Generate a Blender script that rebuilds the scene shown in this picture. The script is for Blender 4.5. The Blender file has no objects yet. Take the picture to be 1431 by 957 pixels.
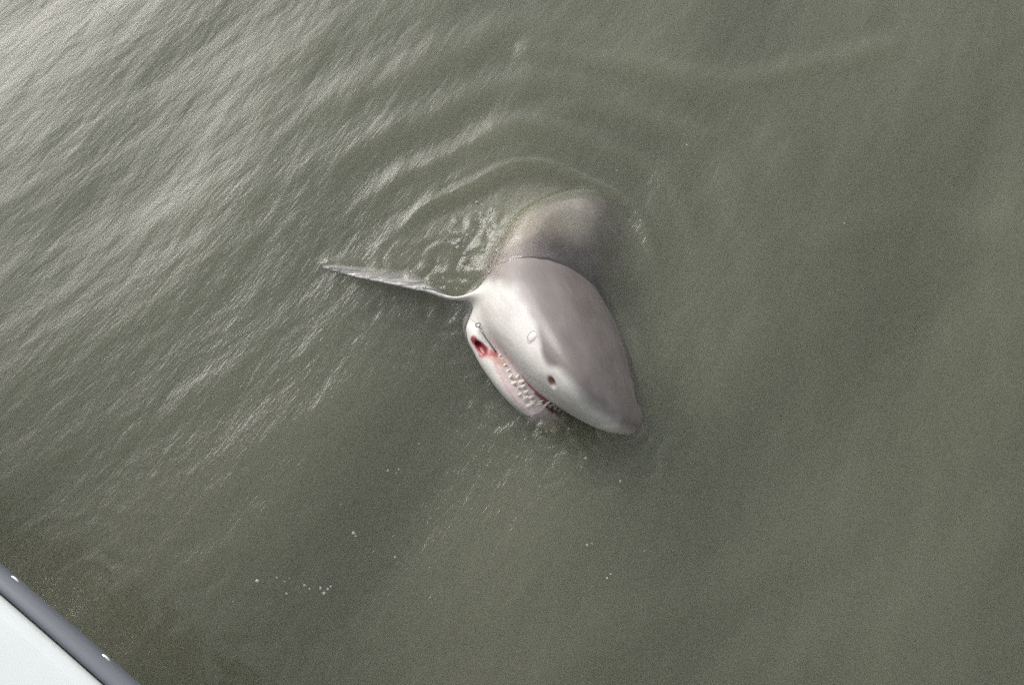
import bpy, bmesh, math, random
import numpy as np
from mathutils import Matrix, Vector

# ------------------------------------------------------------------ camera, sky, sun, exposure
scene = bpy.context.scene
R = math.radians
cd = bpy.data.cameras.new('camera'); cam = bpy.data.objects.new('camera', cd)
scene.collection.objects.link(cam); scene.camera = cam
cd.sensor_width = 36; cd.lens = 18 / math.tan(R(28)); cd.clip_start = .02; cd.clip_end = 2000
cam.location = (0, 0, 1.6); cam.rotation_euler = (R(26), 0, 0)

SUN_AZ, SUN_EL = R(126), R(35)          # azimuth measured from +X towards +Y
world = bpy.data.worlds.new('World'); scene.world = world; world.use_nodes = True
wn, wl = world.node_tree.nodes, world.node_tree.links
bg = wn['Background']; sky = wn.new('ShaderNodeTexSky'); sky.sky_type = 'NISHITA'; sky.sun_disc = False
sky.sun_elevation = SUN_EL; sky.sun_rotation = R(90) - SUN_AZ
sky.air_density = 1.5; sky.dust_density = 3.0; sky.ozone_density = 1.0
hs = wn.new('ShaderNodeHueSaturation'); hs.inputs['Saturation'].default_value = .3
wl.new(sky.outputs[0], hs.inputs['Color'])
wc = wn.new('ShaderNodeTexCoord'); cn = wn.new('ShaderNodeTexNoise'); cn.inputs['Scale'].default_value = 3.2; cn.inputs['Detail'].default_value = 4   # even cloud cover over the whole sky
cr = wn.new('ShaderNodeMapRange'); cr.inputs['From Min'].default_value = .36; cr.inputs['From Max'].default_value = .64; cr.inputs['To Min'].default_value = .7; cr.inputs['To Max'].default_value = 1.35
cm = wn.new('ShaderNodeVectorMath'); cm.operation = 'SCALE'
wl.new(wc.outputs['Generated'], cn.inputs['Vector']); wl.new(cn.outputs['Fac'], cr.inputs['Value']); wl.new(hs.outputs[0], cm.inputs[0]); wl.new(cr.outputs[0], cm.inputs['Scale']); wl.new(cm.outputs[0], bg.inputs['Color'])
bg.inputs['Strength'].default_value = .15

sd = bpy.data.lights.new('sun', 'SUN'); sun = bpy.data.objects.new('sun', sd); scene.collection.objects.link(sun)
sd.energy = .7; sd.angle = R(30); sd.color = (1, 1, .985)
sv = Vector((math.cos(SUN_AZ) * math.cos(SUN_EL), math.sin(SUN_AZ) * math.cos(SUN_EL), math.sin(SUN_EL)))
sun.rotation_euler = sv.to_track_quat('Z', 'Y').to_euler(); sun.location = (-3, 4, 6)

vs = scene.view_settings; vs.view_transform = 'Standard'; vs.look = 'None'; vs.gamma = 1; vs.use_curve_mapping = False
vs.exposure = 0.85
cy = scene.cycles
cy.volume_bounces = 2; cy.max_bounces = 10; cy.transparent_max_bounces = 16; cy.diffuse_bounces = 3
cy.use_denoising = False; cy.use_adaptive_sampling = True; cy.adaptive_threshold = .006
cy.sample_clamp_indirect = 3; cy.caustics_reflective = False

rng = np.random.default_rng(7); random.seed(7)
col = scene.collection

# ------------------------------------------------------------------ helpers
def tag(o, label=None, cat=None, group=None, kind=None):
    if label: o['label'] = label
    if cat: o['category'] = cat
    if group: o['group'] = group
    if kind: o['kind'] = kind
    return o

def link(name, me, mat=None, parent=None):
    o = bpy.data.objects.new(name, me); col.objects.link(o)
    if mat and me: me.materials.append(mat) if not me.materials else None
    if parent: o.parent = parent
    return o

def mesh_np(name, V, F, smooth=True):
    me = bpy.data.meshes.new(name)
    V = np.asarray(V, np.float32); F = np.asarray(F, np.int32)
    me.vertices.add(len(V)); me.vertices.foreach_set('co', V.ravel())
    k = F.shape[1]
    me.loops.add(F.size); me.loops.foreach_set('vertex_index', F.ravel())
    me.polygons.add(len(F)); me.polygons.foreach_set('loop_start', np.arange(0, F.size, k, dtype=np.int32))
    me.update(calc_edges=True); me.validate()
    if smooth: me.polygons.foreach_set('use_smooth', np.ones(len(me.polygons), bool))
    return me

def pchip(x, xs, ys):
    xs, ys = np.asarray(xs, float), np.asarray(ys, float); x = np.clip(x, xs[0], xs[-1])
    h = np.diff(xs); d = np.diff(ys) / h; m = np.zeros_like(ys); m[0], m[-1] = d[0], d[-1]
    ok = d[:-1] * d[1:] > 0
    m[1:-1][ok] = 2 * (d[:-1] * d[1:])[ok] / (d[:-1] + d[1:])[ok]
    i = np.clip(np.searchsorted(xs, x) - 1, 0, len(h) - 1); t = (x - xs[i]) / h[i]
    return (ys[i] * (2*t**3 - 3*t**2 + 1) + h[i] * m[i] * (t**3 - 2*t**2 + t)
            + ys[i+1] * (3*t**2 - 2*t**3) + h[i] * m[i+1] * (t**3 - t**2))

def sstep(a, b, x):
    t = np.clip((x - a) / (b - a), 0, 1); return t * t * (3 - 2 * t)

def smin(a, b, k):
    h = np.clip(.5 + .5 * (b - a) / k, 0, 1); return b + (a - b) * h - k * h * (1 - h)

def smax(a, b, k): return -smin(-a, -b, k)

def tube_bm(bm, pts, rad, seg=8, closed_ends=True):
    pts = [Vector(p) for p in pts]; rings = []
    n = len(pts); rad = [rad] * n if not hasattr(rad, '__len__') else rad
    t0 = (pts[1] - pts[0]).normalized(); ref = t0.orthogonal().normalized()
    for i, p in enumerate(pts):
        t = (pts[min(i+1, n-1)] - pts[max(i-1, 0)]).normalized()
        ref = (ref - t * ref.dot(t)).normalized(); b = t.cross(ref)
        rings.append([bm.verts.new(p + (ref * math.cos(2*math.pi*k/seg) + b * math.sin(2*math.pi*k/seg)) * rad[i]) for k in range(seg)])
    for a, b in zip(rings, rings[1:]):
        for k in range(seg): bm.faces.new((a[k], a[(k+1) % seg], b[(k+1) % seg], b[k])).smooth = True
    if closed_ends: bm.faces.new(rings[0][::-1]); bm.faces.new(rings[-1])

def bm_done(bm, name):
    bmesh.ops.recalc_face_normals(bm, faces=bm.faces); me = bpy.data.meshes.new(name); bm.to_mesh(me); bm.free(); return me

def material(name):
    m = bpy.data.materials.new(name); m.use_nodes = True
    return m, m.node_tree.nodes, m.node_tree.links, m.node_tree.nodes['Principled BSDF']

def simple_mat(name, c, rough=.5, metal=0, **kw):
    m, n, l, p = material(name)
    p.inputs['Base Color'].default_value = (*c, 1); p.inputs['Roughness'].default_value = rough; p.inputs['Metallic'].default_value = metal
    for k, v in kw.items(): p.inputs[k].default_value = v
    return m

# image pixel (photo size) -> world point at height z; only used to lay things out on the water
def at(px, py, z=0.0):
    f = 1431 / 2 / math.tan(R(28)); c, s = math.cos(R(26)), math.sin(R(26))
    a, b = (px - 715.5) / f, -(py - 478.5) / f
    d = np.array([a, s + b * c, -c + b * s]); t = (z - 1.6) / d[2]
    return np.array([0, 0, 1.6]) + t * d

# ------------------------------------------------------------------ pose of the shark
POS = np.array([.184, .594, .086]); YAW, PIT, ROL = R(-64), R(27), R(-58); SC = .95
def rot3(y, p, r):
    a, b, c, d, e, f = math.cos(y), math.sin(y), math.cos(p), math.sin(p), math.cos(r), math.sin(r)
    return (np.array([[a,-b,0],[b,a,0],[0,0,1]]) @ np.array([[c,0,-d],[0,1,0],[d,0,c]]) @ np.array([[1,0,0],[0,e,-f],[0,f,e]]))
M = rot3(YAW, PIT, ROL)
def to_local(p): return M.T @ (np.asarray(p) - POS) / SC

def bend_world(u):                       # sideways sweep of the body behind the head (world metres)
    v = np.clip(u - .26, 0, None); q = np.where(v < .14, v * v / .28, v - .07)
    d = q[..., None] * np.array([.57, .0, .04]); d[..., 2] -= 1.5 * np.clip(v - .30, 0, None) ** 1.3; return d
def turn(y, z, a): c, s_ = np.cos(a), np.sin(a); return y * c - z * s_, y * s_ + z * c
TW = R(50); FIN_U = .40
def bend(V):                            # the trunk sweeps aside and lies flatter than the rolled head; paired fins stay stiff
    u = -V[:, 0]; k = sstep(.19, .26, np.abs(V[:, 1])) * (u < 1.0); u = u * (1 - k) + FIN_U * k
    y, z = turn(V[:, 1], V[:, 2], TW * sstep(.28, .62, u))
    return np.stack([V[:, 0], y, z], 1) + bend_world(u) @ M / SC

# ------------------------------------------------------------------ shark body (implicit surface -> mesh)
def shark_field():
    def axis(segs):
        a = [segs[0][0]]
        for s, e, st in segs:
            n = max(1, round((e - s) / st)); a += list(np.linspace(s, e, n + 1)[1:])
        return np.array(a, np.float32)
    X = axis([(-2.45, -.70, .014), (-.70, -.42, .006), (-.42, .02, .0034)])
    Y = axis([(-.70, -.26, .0055), (-.26, .20, .0036), (.20, .60, .012)])
    Z = axis([(-.46, -.30, .009), (-.30, .16, .0036), (.16, .50, .011)])
    u = -X.astype(float); q = np.sqrt(np.clip(u, 0, None))
    us = np.array([0, .004, .02, .05, .10, .165, .25, .35, .5, .75, 1.0, 1.4, 1.75, 2.0, 2.2])
    ws = [.002, .036, .074, .101, .121, .137, .156, .170, .183, .192, .183, .130, .066, .034, .018]
    ts = [.002, .012, .024, .040, .062, .088, .114, .135, .158, .185, .172, .120, .068, .040, .022]
    bs = [.002, .016, .032, .050, .068, .085, .098, .124, .150, .170, .165, .118, .066, .036, .020]
    qs = np.sqrt(us)
    w, t, b = (pchip(q, qs, v)[:, None, None].astype(np.float32) for v in (ws, ts, bs))
    y, z = Y[None, :, None], Z[None, None, :]
    h = np.where(z > 0, t, b); n = 2.25
    g = ((np.abs(y) / w) ** n + (np.abs(z) / h) ** n) ** (1 / n)
    D = (g - 1) * np.minimum(w, h)
    D = np.where(u[:, None, None] < 0, np.maximum(D, np.sqrt(u[:, None, None] ** 2 + y*y + z*z)), D).astype(np.float32)
    D = np.where(u[:, None, None] > 2.2, .05, D).astype(np.float32)

    def box(lo, hi):
        s = tuple(slice(np.searchsorted(A, a), np.searchsorted(A, c)) for A, a, c in zip((X, Y, Z), lo, hi))
        return s, np.meshgrid(X[s[0]], Y[s[1]], Z[s[2]], indexing='ij')

    # lower jaw, swung open round its hinge
    s, (x, yy, zz) = box((-.46, -.22, -.26), (-.08, .20, .02))
    ca, sa = math.cos(JAW), math.sin(JAW)
    dx, dz = x + HINGE[0], zz - HINGE[1]
    uj = HINGE[0] - (dx * ca - dz * sa); zj = HINGE[1] + (dx * sa + dz * ca)
    wj = pchip(uj, *JW); tj = pchip(uj, *JT); bj = pchip(uj, *JB)
    zc = (tj + bj) / 2; hh = (tj - bj) / 2
    gj = ((np.abs(yy) / wj) ** 2.6 + (np.abs(zj - zc) / hh) ** 2.6) ** (1 / 2.6)
    dj = (gj - 1) * np.minimum(wj, hh); dj = np.maximum(dj, (JW[0][0] - uj))
    inner = ((np.abs(yy) / np.maximum(wj - .056, .004)) ** 2 + ((zj - tj - .004) / .022) ** 2) ** .5
    cham = (np.abs(yy) - wj) * .62 + (zj - tj) * .78 + CH(uj)
    dj = smax(dj, cham, .004)
    dj = np.where(uj > .40, dj + (uj - .40), dj)
    sub = D[s]
    # roof of the mouth, hollowed behind the upper lip
    pal = ((np.abs(yy) / np.maximum(pchip(-x, [.12, .135, .19, .30, .34], [.002, .045, .088, .115, .11]), .002)) ** 2
           + ((zz + .100) / .014) ** 2) ** .5
    sub = smax(sub, np.where((-x > .12) & (-x < .33), -(pal - 1) * .018, -1), .006)
    dj = smin(sub, dj, .014)
    dc, tt = capsule(x, zz, RED_A, RED_B); pocket = np.sqrt(dc ** 2 + ((np.abs(yy) - .128) * .8) ** 2) - (.003 + .004 * tt)
    ta_, tb_ = np.array([-.325, .106, -.080]), np.array([-.435, .140, -.066]); e_ = tb_ - ta_
    tt = np.clip(((x - ta_[0]) * e_[0] + (np.abs(yy) - ta_[1]) * e_[1] + (zz - ta_[2]) * e_[2]) / e_.dot(e_), 0, 1)
    thr = np.sqrt((x - ta_[0] - tt * e_[0]) ** 2 + (np.abs(yy) - ta_[1] - tt * e_[1]) ** 2 + (zz - ta_[2] - tt * e_[2]) ** 2) - (.027 + .010 * tt)
    dj = smin(dj, thr.astype(np.float32), .03)
    D[s] = smax(dj, -pocket, .004)

    # nostrils
    for sg in (-1, 1):
        c = np.array(NOSTRIL); c[1] *= -sg
        s, (x, yy, zz) = box(c - .03, c + .03)
        e = (((x - c[0]) / .008) ** 2 + ((yy - c[1]) / .012) ** 2 + ((zz - c[2]) / .006) ** 2) ** .5
        D[s] = smax(D[s], -(e - 1) * .006, .005)
    # gill slits
    s, (x, yy, zz) = box((-.62, -.24, -.14), (-.42, .20, .10))
    for k in range(5):
        xc = -.455 - .027 * k - .10 * (zz + .03) ** 2 - .15 * (zz + .03)
        d = np.sqrt(((x - xc) / .005) ** 2 + (np.clip(np.abs(zz + .02) - .065 + .006 * k, 0, None) / .01) ** 2) - 1
        D[s] = smax(D[s], -d * .005 - .0 * yy, .006)

    # fins: polygon in a plane, thickness fading to the edge
    def fin(O, tip, back, poly, tmax, k=.03):
        O, e2 = np.array(O, float), np.array(tip, float) - np.array(O); e2 /= np.linalg.norm(e2)
        e1 = np.array(back, float); e1 -= e2 * e1.dot(e2); e1 /= np.linalg.norm(e1); nn = np.cross(e1, e2)
        P3 = np.array([O + e1 * a + e2 * c for a, c in poly])
        s, (x, yy, zz) = box(P3.min(0) - .05, P3.max(0) + .05)
        rx, ry, rz = x - O[0], yy - O[1], zz - O[2]
        a = rx * e1[0] + ry * e1[1] + rz * e1[2]; c = rx * e2[0] + ry * e2[1] + rz * e2[2]
        dn = np.abs(rx * nn[0] + ry * nn[1] + rz * nn[2])
        d2 = np.full(a.shape, 1e9, np.float32); ins = np.zeros(a.shape, bool); m = len(poly)
        for i in range(m):
            (ax, ay), (bx, by) = poly[i], poly[(i + 1) % m]
            ex, ey = bx - ax, by - ay; px, py = a - ax, c - ay
            tt = np.clip((px * ex + py * ey) / (ex * ex + ey * ey), 0, 1)
            d2 = np.minimum(d2, (px - tt * ex) ** 2 + (py - tt * ey) ** 2)
            cr = (ay > c) != (by > c); xi = ax + (c - ay) / (by - ay if by != ay else 1e-9) * ex
            ins ^= cr & (a < xi)
        d2 = np.sqrt(d2); span = max(p[1] for p in poly)
        th = .0035 + np.minimum(.16 * d2, tmax * np.clip(1 - .75 * c / span, .15, 1))
        d = np.where(ins, dn - th, np.sqrt(d2 ** 2 + dn ** 2) - .0035)
        D[s] = smin(D[s], d.astype(np.float32), k)
    for sg in (-1, 1):
        O = np.array(FIN_BASE); T = np.array(FIN_TIP); 
        if sg > 0: O[1] *= -1; T = np.array([-.72, .47, -.26])
        L = np.linalg.norm(T - O)
        fin(O, T, FIN_BACK if sg < 0 else (-1, 0, .1), [(-.01, -.08), (-.012, .0), (-.014, .3 * L), (-.010, .7 * L), (.004, .98 * L), (.02, L), (.035, .93 * L), (.065, .62 * L), (.11, .3 * L), (.16, .10 * L), (.15, -.08)], .013, .035)
    fin((-.78, 0, .15), (-.90, 0, .42), (-1, 0, 0), [(-.06, -.06), (-.0, .08), (.0, .22), (.02, .27), (.05, .26), (.055, .18), (.09, .09), (.17, .04), (.13, -.06)], .012)
    fin((-1.62, 0, .08), (-1.69, 0, .19), (-1, 0, 0), [(-.03, -.04), (0, .07), (.02, .10), (.04, .08), (.09, .02), (.07, -.04)], .008)
    fin((-2.08, 0, .0), (-2.40, 0, .40), (-1, 0, .2), [(-.03, -.06), (-.01, .3), (.0, .44), (.04, .46), (.07, .30), (.08, .12), (.10, -.06)], .012)
    fin((-2.10, 0, .0), (-2.24, 0, -.22), (-1, 0, -.2), [(-.03, -.05), (0, .2), (.03, .24), (.06, .14), (.10, -.05)], .010)
    return X, Y, Z, D

def surface_nets(X, Y, Z, D):
    ins = D < 0; nx, ny, nz = D.shape
    cnt = np.zeros((nx-1, ny-1, nz-1), np.int8)
    for i in (0, 1):
        for j in (0, 1):
            for k in (0, 1): cnt += ins[i:nx-1+i, j:ny-1+j, k:nz-1+k]
    act = (cnt > 0) & (cnt < 8); cells = np.argwhere(act)
    idx = -np.ones(act.shape, np.int64); idx[act] = np.arange(len(cells))
    acc = np.zeros((len(cells), 3)); num = np.zeros(len(cells))
    ci, cj, ck = cells.T
    offs = [(i, j, k) for i in (0, 1) for j in (0, 1) for k in (0, 1)]
    for a in offs:
        for ax in range(3):
            if a[ax]: continue
            b = list(a); b[ax] = 1
            va = D[ci+a[0], cj+a[1], ck+a[2]].astype(float); vb = D[ci+b[0], cj+b[1], ck+b[2]].astype(float)
            m = (va < 0) != (vb < 0); t = np.where(m, va / np.where(m, va - vb, 1), 0)
            pa = np.stack([X[ci+a[0]], Y[cj+a[1]], Z[ck+a[2]]], 1); pb = np.stack([X[ci+b[0]], Y[cj+b[1]], Z[ck+b[2]]], 1)
            acc += np.where(m[:, None], pa + (pb - pa) * t[:, None], 0); num += m
    V = acc / num[:, None]; faces = []
    for ax in range(3):
        o1, o2 = (ax + 1) % 3, (ax + 2) % 3
        sl = [slice(1, -1)] * 3; sl[ax] = slice(0, None)
        A = ins.take(range(0, D.shape[ax]-1), ax); B = ins.take(range(1, D.shape[ax]), ax)
        e = np.argwhere(A != B)
        ok = (e[:, o1] > 0) & (e[:, o2] > 0) & (e[:, o1] < D.shape[o1]-1) & (e[:, o2] < D.shape[o2]-1); e = e[ok]
        def cell(d1, d2):
            c = e.copy(); c[:, o1] -= d1; c[:, o2] -= d2; return idx[c[:, 0], c[:, 1], c[:, 2]]
        qd = np.stack([cell(1, 1), cell(0, 1), cell(0, 0), cell(1, 0)], 1)
        fl = ~A[e[:, 0], e[:, 1], e[:, 2]] if True else None
        qd[fl] = qd[fl][:, ::-1]; faces.append(qd)
    F = np.concatenate(faces); return V, F

def relax(V, F, it=3):
    E = np.concatenate([F[:, [0, 1]], F[:, [1, 2]], F[:, [2, 3]], F[:, [3, 0]]]); n = len(V)
    deg = np.bincount(E.ravel(), minlength=n)[:, None]
    for lam in [.5, -.52] * it:
        S = np.zeros_like(V)
        for k in range(3): S[:, k] = np.bincount(E[:, 0], V[E[:, 1], k], n) + np.bincount(E[:, 1], V[E[:, 0], k], n)
        V = V + lam * (S / deg - V)
    return V

HINGE = (.335, -.085); JAW = R(14)
JW = ([.125, .132, .150, .180, .230, .29, .34, .40], [.004, .034, .066, .092, .114, .133, .144, .150])
JT = ([.125, .17, .22, .29, .34, .40], [-.046, -.040, -.041, -.052, -.070, -.08])
JB = ([.125, .135, .16, .21, .28, .34, .40], [-.074, -.084, -.098, -.112, -.124, -.128, -.128])
NOSTRIL = [-.088, -.105, -.034]; EYE = np.array([-.170, -.138, -.002])

def unbend(p):                          # rest position that ends up at world point p
    t = to_local(p); r = t.copy()
    for _ in range(60):
        e = bend(r[None])[0] - t; J = np.stack([(bend((r + d)[None])[0] - bend(r[None])[0]) / 1e-4 for d in np.eye(3) * 1e-4], 1)
        r = r - .5 * np.linalg.solve(J + .05 * np.eye(3), e)
    return r
FIN_TIP = unbend(at(446, 374, -.006)); FIN_BASE = unbend(at(648, 418, -.004))
_k = M.T @ np.array([-.1, .72, -.68]); FIN_BACK = (_k[0], *turn(_k[1], _k[2], -TW * sstep(.28, .62, FIN_U)))

def CH(uj): return pchip(uj, [.125, .16, .22, .27, .30, .40], [.019, .025, .022, .013, -.02, -.06])
def capsule(x, z, a, b):
    ex, ez = b[0] - a[0], b[1] - a[1]; t = np.clip(((x - a[0]) * ex + (z - a[1]) * ez) / (ex*ex + ez*ez), 0, 1)
    return np.hypot(x - a[0] - t * ex, z - a[1] - t * ez), t
RED_A, RED_B, RED_C = (-.302, -.099), (-.266, -.099), (-.246, -.086)
def skin_material():
    m, n, l, p = material('wet_shark_skin')
    a = n.new('ShaderNodeAttribute'); a.attribute_name = 'skin'
    tc = n.new('ShaderNodeTexCoord')
    n1 = n.new('ShaderNodeTexNoise'); n1.inputs['Scale'].default_value = 14; n1.inputs['Detail'].default_value = 5; n1.inputs['Roughness'].default_value = .6
    mp = n.new('ShaderNodeMapping'); mp.inputs['Scale'].default_value = (.45, 1, 1)
    l.new(tc.outputs['Object'], mp.inputs[0]); l.new(mp.outputs[0], n1.inputs['Vector'])
    rp = n.new('ShaderNodeMapRange'); rp.inputs['From Min'].default_value = .3; rp.inputs['From Max'].default_value = .7
    rp.inputs['To Min'].default_value = .74; rp.inputs['To Max'].default_value = 1.14
    l.new(n1.outputs['Fac'], rp.inputs['Value'])
    ms = n.new('ShaderNodeMapping'); ms.inputs['Scale'].default_value = (9, 60, 60); ms.inputs['Rotation'].default_value = (.2, .3, .25); l.new(tc.outputs['Object'], ms.inputs[0])
    ns = n.new('ShaderNodeTexNoise'); ns.inputs['Scale'].default_value = 1; ns.inputs['Detail'].default_value = 3; l.new(ms.outputs[0], ns.inputs['Vector'])
    rs = n.new('ShaderNodeMapRange'); rs.inputs['From Min'].default_value = .35; rs.inputs['From Max'].default_value = .7; rs.inputs['To Min'].default_value = .93; rs.inputs['To Max'].default_value = 1.10; l.new(ns.outputs['Fac'], rs.inputs['Value'])
    mm = n.new('ShaderNodeMath'); mm.operation = 'MULTIPLY'; l.new(rp.outputs[0], mm.inputs[0]); l.new(rs.outputs[0], mm.inputs[1])
    mx = n.new('ShaderNodeMix'); mx.data_type = 'RGBA'; mx.blend_type = 'MULTIPLY'; mx.inputs[0].default_value = 1
    l.new(a.outputs['Color'], mx.inputs[6]); l.new(mm.outputs[0], mx.inputs[7]); l.new(mx.outputs[2], p.inputs['Base Color'])
    p.inputs['Roughness'].default_value = .45; p.inputs['Specular IOR Level'].default_value = .4; p.inputs['Coat Weight'].default_value = .2; p.inputs['Coat Roughness'].default_value = .10
    p.inputs['Subsurface Weight'].default_value = 0; p.inputs['Subsurface Radius'].default_value = (.012, .006, .004); p.inputs['Subsurface Scale'].default_value = 1
    n2 = n.new('ShaderNodeTexNoise'); n2.inputs['Scale'].default_value = 220; n2.inputs['Detail'].default_value = 3
    l.new(tc.outputs['Object'], n2.inputs['Vector'])
    bp = n.new('ShaderNodeBump'); bp.inputs['Strength'].default_value = .22; bp.inputs['Distance'].default_value = .0014
    l.new(n2.outputs['Fac'], bp.inputs['Height']); l.new(bp.outputs[0], p.inputs['Normal'])
    return m

def build_shark():
    root = bpy.data.objects.new('shark', None); col.objects.link(root)
    root.matrix_world = Matrix([[*(M[i] * SC), POS[i]] for i in range(3)] + [[0, 0, 0, 1]])
    tag(root, 'grey shark with white belly and open mouth, hooked and lifting its head from the water', 'shark')
    X, Y, Z, D = shark_field(); V, F = surface_nets(X, Y, Z, D); V = relax(V, F, 3)
    u, y, z = -V[:, 0], V[:, 1], V[:, 2]
    me = mesh_np('body', bend(V), F)
    grey = np.array([.125, .104, .098]); white = np.array([.525, .50, .465]); pink = np.array([.52, .27, .25]); red = np.array([.20, .07, .06])
    zb = pchip(u, *ZB)
    sw = pchip(u, [0, .06, .12, .2, .3, 1], [.018, .013, .008, .009, .018, .03]); k = sstep(-sw, sw, z - zb + .0012 * np.sin(u * 130) * sstep(.03, .1, u))[:, None]
    gb = sstep(.29, .46, u)[:, None]; C = white * (1 - k) + (grey * (1 - gb) + np.array([.235, .196, .18]) * gb) * k      # back painted lighter than the crown to make up for light lost underwater
    fk = sstep(.26, .50, np.abs(y))[:, None] * (u < 1)[:, None]; C = C * (1 - .55 * fk)        # dusky fin tips
    # lining of the mouth
    ca, sa = math.cos(JAW), math.sin(JAW); dx, dz = V[:, 0] + HINGE[0], z - HINGE[1]
    uj = HINGE[0] - (dx * ca - dz * sa); zj = HINGE[1] + (dx * sa + dz * ca)
    wj = pchip(uj, *JW); tj = pchip(uj, *JT); tw = pchip(u, [.13, .15, .20, .30, .34], [.002, .045, .088, .115, .11])
    chv = (np.abs(y) - wj) * .62 + (zj - tj) * .78 + CH(uj); low = (sstep(-.0050, -.0025, chv) * (zj < tj + .003) * (uj < .30) * (uj > .12) * (z < -.05))
    nz = .5 + .5 * np.sin(u * 410 + 3 * np.sin(y * 230)) * np.sin(y * 330 + 2 * np.sin(z * 500)); inn = sstep(-.0035, -.001, chv)
    gum = (pink * (1 - inn)[:, None] + np.array([.60, .50, .47]) * inn[:, None]) * (.8 + .25 * nz)[:, None]
    C = C * (1 - low[:, None]) + gum * low[:, None]
    up = (z < -.06) * sstep(.002, -.008, np.abs(y) - tw) * (u > .135) * (u < .36) * (zj > tj - .004)
    C = C * (1 - up[:, None]) + red * up[:, None]
    for a_, b_, r0, r1, cc in ((RED_B, (-.222, -.086), .009, .005, (.50, .30, .25)), (RED_B, RED_C, .007, .006, (.36, .08, .07)), (RED_A, RED_B, .006, .0125, (.21, .022, .028))):
        dc, tt = capsule(V[:, 0], z, a_, b_); k = sstep(1.2, .8, dc / (r0 + (r1 - r0) * tt)) * (np.abs(y) > .06)
        C = C * (1 - k[:, None]) + np.array(cc) * k[:, None]
    nd = np.minimum(*[np.linalg.norm(V - np.array(NOSTRIL) * [1, s, 1], axis=1) for s in (1, -1)])
    k = sstep(.0125, .0090, nd)[:, None]; C = C * (1 - k) + np.array([.21, .085, .065]) * k
    at_ = me.color_attributes.new('skin', 'FLOAT_COLOR', 'POINT')
    at_.data.foreach_set('color', np.c_[C, np.ones(len(C))].astype(np.float32).ravel())
    body = link('body', me, skin_material(), root)
    return root, V


ZB = ([0, .013, .033, .063, .085, .107, .127, .154, .207, .28, .347, .5, 1.0, 2.3],
      [-.011, -.012, -.008, -.003, -.006, -.015, -.012, .006, .022, .028, .016, .0, -.02, -.01])
shark, shark_rest = build_shark()
bpy.context.view_layer.update()
from mathutils.bvhtree import BVHTree
_b = [o for o in shark.children if o.name == 'body'][0]
bvh = BVHTree.FromPolygons([shark.matrix_world @ v.co for v in _b.data.vertices], [p.vertices[:] for p in _b.data.polygons])
def hit(px, py):                       # world point and normal of the shark seen at a photo pixel
    p = Vector(at(px, py, 0)); o = Vector((0, 0, 1.6)); h = bvh.ray_cast(o, (p - o).normalized())
    return (np.array(h[0]), np.array(h[1])) if h[0] is not None else (None, None)

# ------------------------------------------------------------------ water
def water_material():
    m = bpy.data.materials.new('murky_water'); m.use_nodes = True; n, l = m.node_tree.nodes, m.node_tree.links; n.clear()
    out = n.new('ShaderNodeOutputMaterial'); tc = n.new('ShaderNodeTexCoord')
    def ripples(scale, stretch, ang, det, rough):
        mp = n.new('ShaderNodeMapping'); mp.vector_type = 'TEXTURE'; mp.inputs['Rotation'].default_value = (0, 0, ang); mp.inputs['Scale'].default_value = (stretch, 1, 1)
        t = n.new('ShaderNodeTexNoise'); t.inputs['Scale'].default_value = scale; t.inputs['Detail'].default_value = det; t.inputs['Roughness'].default_value = rough; t.inputs['Distortion'].default_value = .4
        l.new(tc.outputs['Object'], mp.inputs[0]); l.new(mp.outputs[0], t.inputs['Vector']); return t.outputs['Fac']
    b1 = n.new('ShaderNodeBump'); b1.inputs['Strength'].default_value = 1; b1.inputs['Distance'].default_value = .0012
    b2 = n.new('ShaderNodeBump'); b2.inputs['Strength'].default_value = 1; b2.inputs['Distance'].default_value = .0006
    l.new(ripples(52, 4.0, CREST, 2, .6), b1.inputs['Height']); l.new(ripples(210, 4.5, CREST - .12, 2, .6), b2.inputs['Height'])
    l.new(b1.outputs[0], b2.inputs['Normal'])
    fr = n.new('ShaderNodeFresnel'); fr.inputs['IOR'].default_value = 1.333; l.new(b2.outputs[0], fr.inputs['Normal'])
    gl = n.new('ShaderNodeBsdfGlossy'); l.new(b2.outputs[0], gl.inputs['Normal'])
    # finer-than-visible ripples: ruffled on the open windward side, slick in the lee of hull and shark
    dp = n.new('ShaderNodeVectorMath'); dp.operation = 'DOT_PRODUCT'; dp.inputs[1].default_value = (-.75, .66, 0); l.new(tc.outputs['Object'], dp.inputs[0])
    rr = n.new('ShaderNodeMapRange'); rr.inputs['From Min'].default_value = .55; rr.inputs['From Max'].default_value = 1.35; rr.inputs['To Min'].default_value = .08; rr.inputs['To Max'].default_value = .34
    l.new(dp.outputs['Value'], rr.inputs['Value']); l.new(rr.outputs[0], gl.inputs['Roughness'])
    tr = n.new('ShaderNodeBsdfTransparent'); mx = n.new('ShaderNodeMixShader')
    l.new(fr.outputs[0], mx.inputs[0]); l.new(tr.outputs[0], mx.inputs[1]); l.new(gl.outputs[0], mx.inputs[2]); l.new(mx.outputs[0], out.inputs['Surface'])
    pv = n.new('ShaderNodeVolumePrincipled'); pv.inputs['Color'].default_value = (.757, .762, .595, 1); pv.inputs['Density'].default_value = 9
    l.new(pv.outputs[0], out.inputs['Volume'])
    return m

_c = at(300, 180) - at(150, 350); CREST = math.atan2(_c[1], _c[0])

def shark_top():                       # height of the shark's upper surface over the water plane
    xs = np.arange(-.55, .65, .008); ys = np.arange(.40, 1.75, .008); T = np.full((len(xs), len(ys)), -.5)
    for i, x in enumerate(xs):
        for j, y in enumerate(ys):
            h = bvh.ray_cast(Vector((x, y, 1)), Vector((0, 0, -1)))
            if h[0] is not None: T[i, j] = h[0].z
    return xs, ys, T

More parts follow.
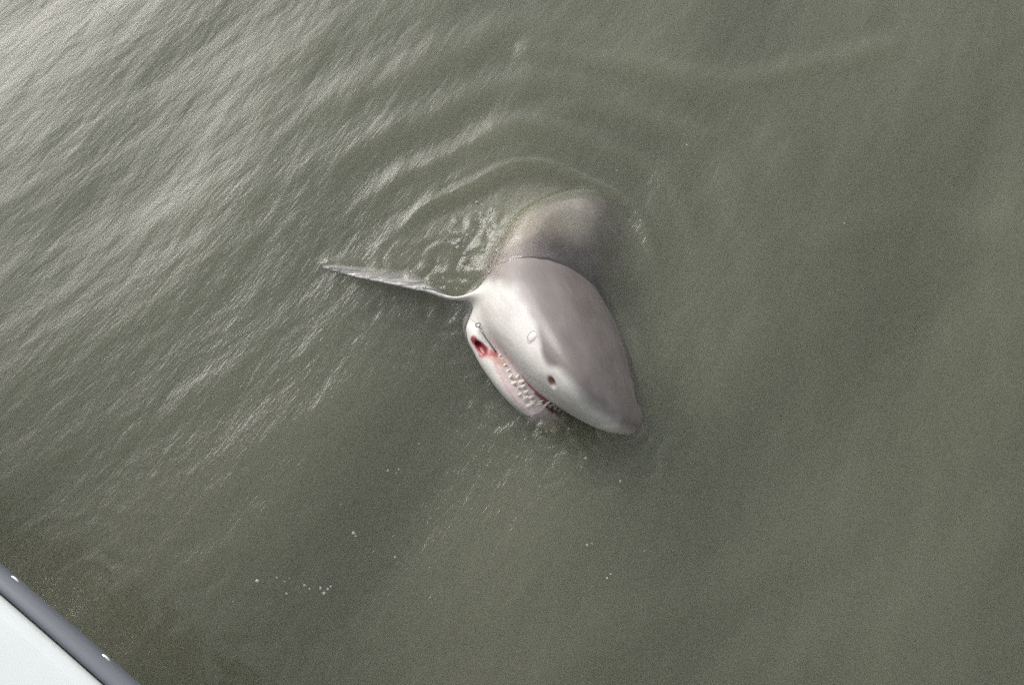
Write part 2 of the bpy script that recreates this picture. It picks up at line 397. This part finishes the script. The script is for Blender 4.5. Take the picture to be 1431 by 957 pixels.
def blur(A, s):
    r = int(3 * s); k = np.exp(-.5 * (np.arange(-r, r + 1) / s) ** 2); k /= k.sum()
    P = np.pad(A, r, mode='edge')
    P = np.apply_along_axis(lambda v: np.convolve(v, k, 'valid'), 0, P); return np.apply_along_axis(lambda v: np.convolve(v, k, 'valid'), 1, P)

def sample(xs, ys, A, X, Y, out):
    fx = (X - xs[0]) / (xs[1] - xs[0]); fy = (Y - ys[0]) / (ys[1] - ys[0])
    ok = (fx >= 0) & (fy >= 0) & (fx < len(xs) - 1) & (fy < len(ys) - 1)
    i = np.clip(fx.astype(int), 0, len(xs) - 2); j = np.clip(fy.astype(int), 0, len(ys) - 2); a, b = fx - i, fy - j
    v = A[i, j] * (1-a) * (1-b) + A[i+1, j] * a * (1-b) + A[i, j+1] * (1-a) * b + A[i+1, j+1] * a * b
    return np.where(ok, v, out)

def seg_dist(X, Y, pts):
    d = np.full(X.shape, 1e9); side = np.zeros(X.shape); ze = np.zeros(X.shape)
    for p, q in zip(pts, pts[1:]):
        ex, ey = q[0] - p[0], q[1] - p[1]; t = np.clip(((X - p[0]) * ex + (Y - p[1]) * ey) / (ex*ex + ey*ey), 0, 1)
        rx, ry = X - p[0] - t * ex, Y - p[1] - t * ey; dd = np.hypot(rx, ry); m = dd < d
        d = np.where(m, dd, d); side = np.where(m, np.sign(ex * ry - ey * rx), side); ze = np.where(m, p[2] + t * (q[2] - p[2]), ze)
    return d, side, ze

def build_water():
    def axis(a, b, st, far):
        c = list(np.arange(a, b, st)); lo, hi, d = [], [], st
        while (hi[-1] if hi else b) < far: d *= 1.22; hi.append((hi[-1] if hi else c[-1]) + d)
        d = st
        while (lo[-1] if lo else a) > -far: d *= 1.22; lo.append((lo[-1] if lo else c[0]) - d)
        return np.array(lo[::-1] + c + hi)
    gx, gy = axis(-1.2, 1.2, .0036, 300), axis(.0, 1.7, .0036, 300)
    X, Y = np.meshgrid(gx, gy, indexing='ij')
    rad = np.hypot(X, Y - .8); calm = np.exp(-(np.clip(rad - 2.2, 0, None) / 4) ** 2)
    H = np.zeros_like(X); r = np.random.default_rng(11)
    for lam, amp, spread, num in ((.62, .0032, .5, 6), (.30, .0009, .35, 9), (.15, .00040, .35, 14), (.08, .00026, .35, 18), (.045, .00014, .35, 24), (.026, .00007, .35, 26)):
        for _ in range(num):
            L = lam * r.uniform(.75, 1.3); a = CREST + math.pi / 2 + r.normal() * spread; p = r.uniform(0, 6.28)
            H += amp / math.sqrt(num) * 1.4 * np.sin((X * math.cos(a) + Y * math.sin(a)) * 6.283 / L + p)
    rough = .95 + .05 * sstep(.55, -.55, X * .8 - (Y - .9) * .8)     # wind ruffles the open side more than the lee of hull and shark
    xs, ys, T = shark_top()
    wet = np.array([(hit(*p)[0] if hit(*p)[0] is not None else at(*p)) for p in ((560, 430), (640, 425), (662, 412), (690, 388), (735, 372), (790, 382), (830, 408), (852, 445), (862, 490), (874, 545), (884, 585), (900, 640))])
    GX, GY = np.meshgrid(xs, ys, indexing='ij')
    d, side, ze = seg_dist(GX, GY, wet); sd_ = d * side
    film = .0022 + np.clip(np.clip(ze, 0, .09) * (1 - sstep(.0, .28, d)) - T, 0, .028) * sstep(.01, .15, d) * (side > 0)
    F = np.where(T > -.4, np.clip(T - .035 + (.035 + film) * sstep(-.045, .03, sd_), 0, .2), 0)
    F = F * sstep(-.05, -.02, sd_); Fb = np.maximum(F, blur(F, 5.0) * sstep(.0, .05, sd_)); Fb = blur(Fb, 1.0)
    mound = sample(xs, ys, Fb, X, Y, 0)
    H = H * calm * rough * (1 - .85 * sstep(.0, .03, mound))
    # arcs of water pushed up by the thrashing body
    c0 = at(735, 400)[:2]; ex, ey = (X - c0[0]), (Y - c0[1]) * 1.02; rr = np.hypot(ex, ey); th = np.arctan2(ey, ex)
    side = sstep(.1, .9, th) * sstep(2.9, 2.1, th)
    wob = .012 * np.sin(3 * th + 1) + .008 * np.sin(7 * th)
    for r0, w0, a0 in ((.275, .013, .0065), (.24, .035, -.007), (.37, .026, .006), (.49, .04, .005), (.63, .05, .004)):
        H += 1.1 * a0 * np.exp(-((rr + wob * (r0 / .27) - r0) / w0) ** 2) * side * (1 - sstep(.002, .025, mound))
    for pts, amp, wd in ((((740, 70), (880, 92), (1010, 112), (1120, 92), (1240, 60)), .0055, .030), (((690, 175), (800, 150), (900, 165), (1010, 190)), .0025, .022), (((1150, 330), (1290, 290), (1420, 330)), .0025, .04), (((880, 880), (1050, 800), (1200, 690)), .0018, .05), (((1100, 930), (1260, 860), (1400, 720)), .0018, .05)):
        P_ = np.array([[*at(*p)[:2], 0] for p in pts]); tq = np.linspace(0, len(P_) - 1, 24); P_ = np.stack([pchip(tq, np.arange(len(pts)), P_[:, k_]) for k_ in range(3)], 1)
        near = (rad < 2.5); dd_ = np.full(X.shape, 9.0); dd_[near] = seg_dist(X[near], Y[near], P_)[0]
        H += amp * np.exp(-(dd_ / wd) ** 2)
    rng2 = np.random.default_rng(3)
    for k in range(70):                 # churned water by the fin root
        t_ = rng2.random(); p = at(rng2.normal(618 + 66 * t_, 20), rng2.normal(398 - 85 * t_, 14))[:2]; s_, e_, a_ = rng2.uniform(.005, .011), rng2.uniform(1, 2.4), rng2.uniform(0, 3.14)
        dx_, dy_ = X - p[0], Y - p[1]; l_ = dx_ * math.cos(a_) + dy_ * math.sin(a_); m_ = -dx_ * math.sin(a_) + dy_ * math.cos(a_)
        H += (1 - .8 * sstep(.01, .04, mound)) * rng2.uniform(-.0022, .0036) * np.exp(-((l_ / e_) ** 2 + m_ ** 2) / s_ ** 2)
    for px, py, lam, amp, reach in ((772, 598, .034, .0009, .10), (872, 604, .040, .0013, .12), (700, 560, .05, .0006, .14), (350, 930, .06, .0007, .22), (120, 840, .05, .0003, .2), (640, 410, .045, .0010, .16)):
        p = at(px, py)[:2]; q_ = np.hypot(X - p[0], (Y - p[1])); ww = .010 * np.sin(X * 71 + py) + .010 * np.sin(Y * 83 + px)
        H += amp * np.sin((q_ + ww) * 6.283 / lam) * np.exp(-(q_ / reach) ** 2)
    H = H + mound
    H = np.maximum(H, sample(xs, ys, np.where((T > -.15) & (sd_ > .025) & (d < .27), T + film, -1), X, Y, -1))
    nx, ny = X.shape; V = np.stack([X, Y, H], -1).reshape(-1, 3)
    idx = np.arange(nx * ny).reshape(nx, ny)
    Q = np.stack([idx[:-1, :-1], idx[1:, :-1], idx[1:, 1:], idx[:-1, 1:]], -1).reshape(-1, 4)
    loop = np.concatenate([idx[:-1, 0], idx[-1, :-1], idx[:0:-1, -1], idx[0, :0:-1]])
    n0 = len(V); Vb = V[loop].copy(); Vb[:, 2] = -5; V = np.r_[V, Vb]; m = len(loop); k = np.arange(m)
    S = np.stack([loop, n0 + k, n0 + (k + 1) % m, loop[(k + 1) % m]], 1)
    ci = len(V); V = np.r_[V, [[0, 0, -5]]]
    me = mesh_np('water', V, np.r_[Q, S])
    bm = bmesh.new(); bm.from_mesh(me); bm.verts.ensure_lookup_table()
    cv = bm.verts[ci]
    for i in range(m): bm.faces.new((bm.verts[n0 + (i + 1) % m], bm.verts[n0 + i], cv))
    bmesh.ops.recalc_face_normals(bm, faces=bm.faces)
    for f in bm.faces: f.smooth = len(f.verts) == 4 and f.normal.z > .3
    bm.to_mesh(me); bm.free()
    o = link('water', me, water_material()); tag(o, 'murky olive grey water with small wind ripples', 'water', kind='structure')
    return gx, gy, H
gx, gy, WH = build_water()
def water_z(x, y):
    i = min(max(np.searchsorted(gx, x) - 1, 0), len(gx) - 2); j = min(max(np.searchsorted(gy, y) - 1, 0), len(gy) - 2); return float(WH[i:i+2, j:j+2].mean())

# ------------------------------------------------------------------ shark: eye, teeth
def dome(name, rx, ry, h, seg=20, rings=6):
    bm = bmesh.new(); prev = None
    for i in range(rings):
        a = math.pi / 2 * i / rings; ring = [bm.verts.new((rx * math.cos(a) * math.cos(6.2832 * k / seg), ry * math.cos(a) * math.sin(6.2832 * k / seg), h * math.sin(a))) for k in range(seg)]
        if prev:
            for k in range(seg): bm.faces.new((prev[k], prev[(k+1) % seg], ring[(k+1) % seg], ring[k])).smooth = True
        else: bm.faces.new(ring[::-1])
        prev = ring
    t = bm.verts.new((0, 0, h))
    for k in range(seg): bm.faces.new((prev[k], prev[(k+1) % seg], t)).smooth = True
    return bm_done(bm, name)

loc_bvh = BVHTree.FromPolygons([v.co[:] for v in _b.data.vertices], [p.vertices[:] for p in _b.data.polygons])
for sg in (1, -1):
    p = Vector(EYE) * 1.0; p.y *= sg; c, nrm, _, _ = loc_bvh.find_nearest(p)
    e = link('eye', dome('eye', .0090, .0108, .0032), simple_mat('eye_membrane', (.56, .52, .49), .22), shark)
    e.matrix_local = Matrix.Translation(c - nrm * .0008) @ nrm.to_track_quat('Z', 'Y').to_matrix().to_4x4()
    bm = bmesh.new(); tube_bm(bm, [(.0105 * math.cos(a), .0125 * math.sin(a), .0004) for a in np.linspace(.4, 5.6, 22)], [.0013 * math.sin(math.pi * min(max(i, 1), 20) / 21) ** .5 for i in range(22)], 6)
    lid = link('eyelid', bm_done(bm, 'eyelid'), simple_mat('eyelid_skin', (.50, .46, .43), .35), e)

def tooth_mesh():
    bm = bmesh.new(); rings = []
    for t, wx, wy in ((-.005, .0062, .0040), (.002, .0056, .0032), (.009, .0034, .0020), (.015, .0007, .0006)):
        rings.append([bm.verts.new((wx * math.cos(6.2832*k/8), wy * math.sin(6.2832*k/8) - t * t * 14, t)) for k in range(8)])
    for a, b in zip(rings, rings[1:]):
        for k in range(8): bm.faces.new((a[k], a[(k+1) % 8], b[(k+1) % 8], b[k])).smooth = True
    bm.faces.new(rings[0][::-1]); bm.faces.new(rings[-1]); return bm_done(bm, 'tooth')
tooth_me = tooth_mesh(); tooth_mat = simple_mat('tooth_enamel', (.60, .54, .49), .25, **{'Subsurface Weight': .2, 'Subsurface Radius': (.004, .003, .002), 'Subsurface Scale': 1.0})
tooth_me.materials.append(tooth_mat)
def jaw_to_local(uj, y, zj):
    ca, sa = math.cos(JAW), math.sin(JAW); a, b = HINGE[0] - uj, zj - HINGE[1]
    return Vector((a * ca + b * sa - HINGE[0], y, -a * sa + b * ca + HINGE[1]))
def arch(n, us, wfun, inset):           # evenly spaced stations round a jaw arch
    P = [(float(u), float(wfun(np.array(u))) - inset) for u in us]
    P = [(u, -w) for u, w in P[::-1]] + [(u, w) for u, w in P]
    L = [0]
    for a, b in zip(P, P[1:]): L.append(L[-1] + math.hypot(a[0]-b[0], a[1]-b[1]))
    q = np.linspace(0, L[-1], n); return np.stack([np.interp(q, L, [p[0] for p in P]), np.interp(q, L, [p[1] for p in P])], 1)
for i, (uj, y, ta) in enumerate([(*q, r_) for r_ in (arch(31, np.linspace(.148, .270, 30), lambda u: pchip(u, *JW), .013), arch(31, np.linspace(.152, .262, 30), lambda u: pchip(u, *JW), .023)) for q in r_]):
    i %= 31
    o = link('tooth', tooth_me, None, shark)
    a, b = ta[max(i-1, 0)], ta[min(i+1, len(ta)-1)]
    ua = np.array(uj); p = jaw_to_local(uj, y, float(pchip(ua, *JT)) - max(0, (float(CH(ua)) - .62 * (float(pchip(ua, *JW)) - abs(y))) / .78) - .001)
    tx = (jaw_to_local(b[0], b[1], 0) - jaw_to_local(a[0], a[1], 0)).normalized(); up = (jaw_to_local(uj, 0, 1) - jaw_to_local(uj, 0, 0)).normalized()
    yy = up.cross(tx).normalized(); up2 = tx.cross(yy)
    s_ = random.uniform(.6, 1.15) * (1 - .5 * abs(i - 15) / 15)
    o.matrix_local = Matrix.Translation(p) @ Matrix((tx, yy, up2)).transposed().to_4x4() @ Matrix.Translation((random.uniform(-.002, .002), random.uniform(-.003, .002), random.uniform(-.003, .0005))) @ Matrix.Rotation(random.uniform(-.3, .4), 4, 'X') @ Matrix.Rotation(random.uniform(-.3, .3), 4, 'Y') @ Matrix.Scale(s_, 4)

# ------------------------------------------------------------------ hook and line
steel = simple_mat('dark_steel', (.16, .15, .14), .32, 1)
def build_hook():
    o = bpy.data.objects.new('fishing_hook', None); col.objects.link(o)
    tag(o, 'dark steel fishing hook caught in the corner of the shark mouth', 'hook')
    def on(px, py, lift):
        p, nr = hit(px, py); v = np.array([0, 0, 1.6]) - p; return Vector(p + v / np.linalg.norm(v) * lift)
    e, b = on(668, 454, .010), on(690, 487, .006); o.location = e
    d = (b - e).normalized()
    view = (Vector((0, 0, 1.6)) - e).normalized(); side = d.cross(view).normalized()
    bm = bmesh.new(); tube_bm(bm, [e + d * .0045 - e, on(675, 466, .008) - e, on(683, 478, .007) - e, b - e, b - e + d * .008 - view * .006, b - e + d * .006 - view * .018 - side * .006, b - e - d * .008 - view * .022 - side * .010], [.0013, .0013, .0013, .0013, .0013, .0012, .0004], 8)
    link('shank', bm_done(bm, 'shank'), steel, o)
    bm = bmesh.new(); n = 18
    tube_bm(bm, [(d * math.cos(a) + side * math.sin(a)) * .0042 for a in np.linspace(0, 6.2832, n)], .0011, 6)
    link('eye_ring', bm_done(bm, 'eye_ring'), steel, o)
    return e
hook_eye = build_hook()
bm = bmesh.new(); end = Vector(at(108, -18, .62)); pts = []
for t in np.linspace(0, 1, 40):
    p = hook_eye.lerp(end, t); p.z -= .03 * t * (1 - t) * 4 * .3; pts.append(p)
tube_bm(bm, pts, .0003, 5)
line = link('fishing_line', bm_done(bm, 'fishing_line'), simple_mat('nylon_line', (.20, .20, .19), .35))
tag(line, 'thin dark fishing line running from the hook out over the rippled water', 'fishing line')

# ------------------------------------------------------------------ boat
def build_boat():
    ZG = .50; P = [at(x, y, ZG) for x, y in ((-2, 790), (92, 868), (186, 953))]
    root = bpy.data.objects.new('boat', None); col.objects.link(root)
    mid = P[1]; d = (P[2] - P[0])[:2]; d /= np.linalg.norm(d); nrm = np.array([-d[1], d[0]])      # outwards, over the water
    root.location = (*mid[:2], 0)
    tag(root, 'white boat gunwale with grey rub rail at the edge of the water', 'boat')
    ts = np.concatenate([np.linspace(-3.2, -.6, 14), np.linspace(-.5, .5, 41), np.linspace(.6, 2.4, 12)])
    def pos(t, n, z): 
        off = n - .05 * t * t; return (d[0]*t + nrm[0]*off, d[1]*t + nrm[1]*off, z)
    def sweep(name, prof, mat, close=True):
        bm = bmesh.new(); rows = [[bm.verts.new(pos(t, n, z)) for n, z in prof] for t in ts]; m = len(prof)
        for a, b in zip(rows, rows[1:]):
            for k in range(m if close else m - 1): bm.faces.new((a[k], a[(k+1) % m], b[(k+1) % m], b[k])).smooth = True
        if close: bm.faces.new(rows[0][::-1]); bm.faces.new(rows[-1])
        o = link(name, bm_done(bm, name), mat, root); return o
    m, n, l, p = material('gelcoat'); p.inputs['Roughness'].default_value = .25
    tc = n.new('ShaderNodeTexCoord'); nz = n.new('ShaderNodeTexNoise'); nz.inputs['Scale'].default_value = 9; nz.inputs['Detail'].default_value = 6
    rp = n.new('ShaderNodeValToRGB'); rp.color_ramp.elements[0].position = .35; rp.color_ramp.elements[0].color = (.44, .46, .455, 1); rp.color_ramp.elements[1].color = (.51, .53, .525, 1)
    l.new(tc.outputs['Object'], nz.inputs['Vector']); l.new(nz.outputs['Fac'], rp.inputs[0]); l.new(rp.outputs[0], p.inputs['Base Color'])
    gel = m
    arc = [(-.017 + .017 * math.sin(a), ZG - .018 + .018 * math.cos(a)) for a in np.linspace(.0, math.pi * .95, 14)]
    sweep('rub_rail', [(-.021, ZG)] + arc + [(-.021, ZG - .036)], simple_mat('grey_rubber', (.088, .094, .110), .42))
    sweep('gunwale_cap', [(-.0230, ZG + .004), (-.0265, ZG + .010), (-.038, ZG + .0135), (-.10, ZG + .016), (-.17, ZG + .014), (-.185, ZG + .008), (-.19, ZG - .004), (-.19, ZG - .03), (-.0230, ZG - .03)], gel)
    sweep('hull', [(-.040, ZG - .034), (-.045, ZG - .10), (-.09, .20), (-.16, .0), (-.30, -.16), (-.9, -.30), (-1.5, -.16), (-1.7, .2), (-1.74, ZG), (-1.66, ZG), (-1.62, .06), (-.9, .04), (-.21, .06), (-.17, ZG - .034)], gel)
    steel2 = simple_mat('polished_steel', (.75, .74, .72), .12, 1); bm = bmesh.new()
    tube_bm(bm, [(.0065 * math.cos(a), 0, .003 * math.sin(a)) for a in np.linspace(-.2, math.pi + .2, 10)], .0016, 8); bmesh.ops.scale(bm, vec=(1, 1, 1), verts=bm.verts); cme = bm_done(bm, 'rail_clip'); cme.materials.append(steel2)
    for px, py in ((26, 805), (148, 920)):
        q = at(px, py, ZG - .012) - np.array([*mid[:2], 0]); t = float(q[0]*d[0] + q[1]*d[1])
        o = link('rail_clip', cme, None, root); o.location = pos(t, -.004, ZG - .012)
        o.rotation_euler = (R(-50), 0, math.atan2(d[1], d[0]))
build_boat()

# ------------------------------------------------------------------ bubbles
def bubble_mat():
    m = bpy.data.materials.new('bubble_film'); m.use_nodes = True; n, l = m.node_tree.nodes, m.node_tree.links; n.clear()
    out = n.new('ShaderNodeOutputMaterial'); lw = n.new('ShaderNodeLayerWeight'); lw.inputs[0].default_value = .3
    gl = n.new('ShaderNodeBsdfGlossy'); gl.inputs['Roughness'].default_value = .06; tr = n.new('ShaderNodeBsdfTransparent'); df = n.new('ShaderNodeBsdfDiffuse'); df.inputs[0].default_value = (.8, .8, .78, 1)
    m1 = n.new('ShaderNodeMixShader'); m2 = n.new('ShaderNodeMixShader'); m2.inputs[0].default_value = .2
    l.new(lw.outputs['Fresnel'], m1.inputs[0]); l.new(tr.outputs[0], m1.inputs[1]); l.new(gl.outputs[0], m1.inputs[2]); l.new(m1.outputs[0], m2.inputs[1]); l.new(df.outputs[0], m2.inputs[2]); l.new(m2.outputs[0], out.inputs[0])
    return m
bub_mat = bubble_mat(); bub_me = dome('bubble', 1, 1, .8, 14, 5); bub_me.materials.append(bub_mat)
spots = [(387,807,3),(398,812,3),(404,808,2.5),(425,817,3),(432,822,3),(400,829,3),(360,812,4),(452,828,4),(457,822,3.5),(447,821,3),(461,818,3),(493,743,4),(496,747,3),(476,704,2.5),(551,776,3.5),(585,617,3),(556,653,3),(541,655,2.5),(553,658,2.5),(820,763,4),(827,761,3),(866,674,4),(818,642,3),(848,809,3),(853,803,3),(900,770,3),(960,203,3),(1179,314,3),(862,236,3),(756,604,3),(764,603,3.5)]
for i, (px, py, r) in enumerate(spots):
    p = at(px, py); o = link('bubble', bub_me); o.location = (p[0], p[1], water_z(p[0], p[1]) - .0008); q = r * .00072 * random.uniform(.7, 1.3); o.scale = (q, q * random.uniform(.7, 1.3), q)
    lab, grp = (('tiny glinting bubble in the loose cluster floating between the boat and the shark', 'loose bubbles between boat and shark') if px < 470 and py > 780
                else ('tiny glinting bubble on the water touching the tip of the shark lower jaw', 'bubbles at the jaw tip') if py < 610 and 740 < px < 780
                else ('lone tiny bubble on open water beyond the back of the shark', 'lone bubbles beyond the shark') if py < 400
                else ('tiny glinting bubble on open water off the tip of the shark snout', 'bubbles off the snout') if px > 800
                else ('tiny bubble on open water off the lower jaw of the shark', 'bubbles off the lower jaw'))
    tag(o, lab, 'bubble', grp)
bm = bmesh.new(); r3 = np.random.default_rng(5)
for k in range(170):
    cx, cy, sx, sy = [(672, 293, 7, 6), (655, 318, 9, 8), (645, 338, 9, 9), (665, 345, 16, 14), (690, 375, 12, 14), (610, 400, 14, 7)][k % 6]
    p = at(r3.normal(cx, sx), r3.normal(cy, sy)); z = water_z(p[0], p[1]); r = .0007 + .0045 * r3.random() ** 5
    bmesh.ops.create_icosphere(bm, subdivisions=1, radius=r, matrix=Matrix.Translation((p[0], p[1], z)))
for f in bm.faces: f.smooth = True
foam = link('foam_bubbles', bm_done(bm, 'foam_bubbles'), bub_mat)
tag(foam, 'patch of clustered white bubbles churned up behind the shark fin', 'foam', kind='stuff')
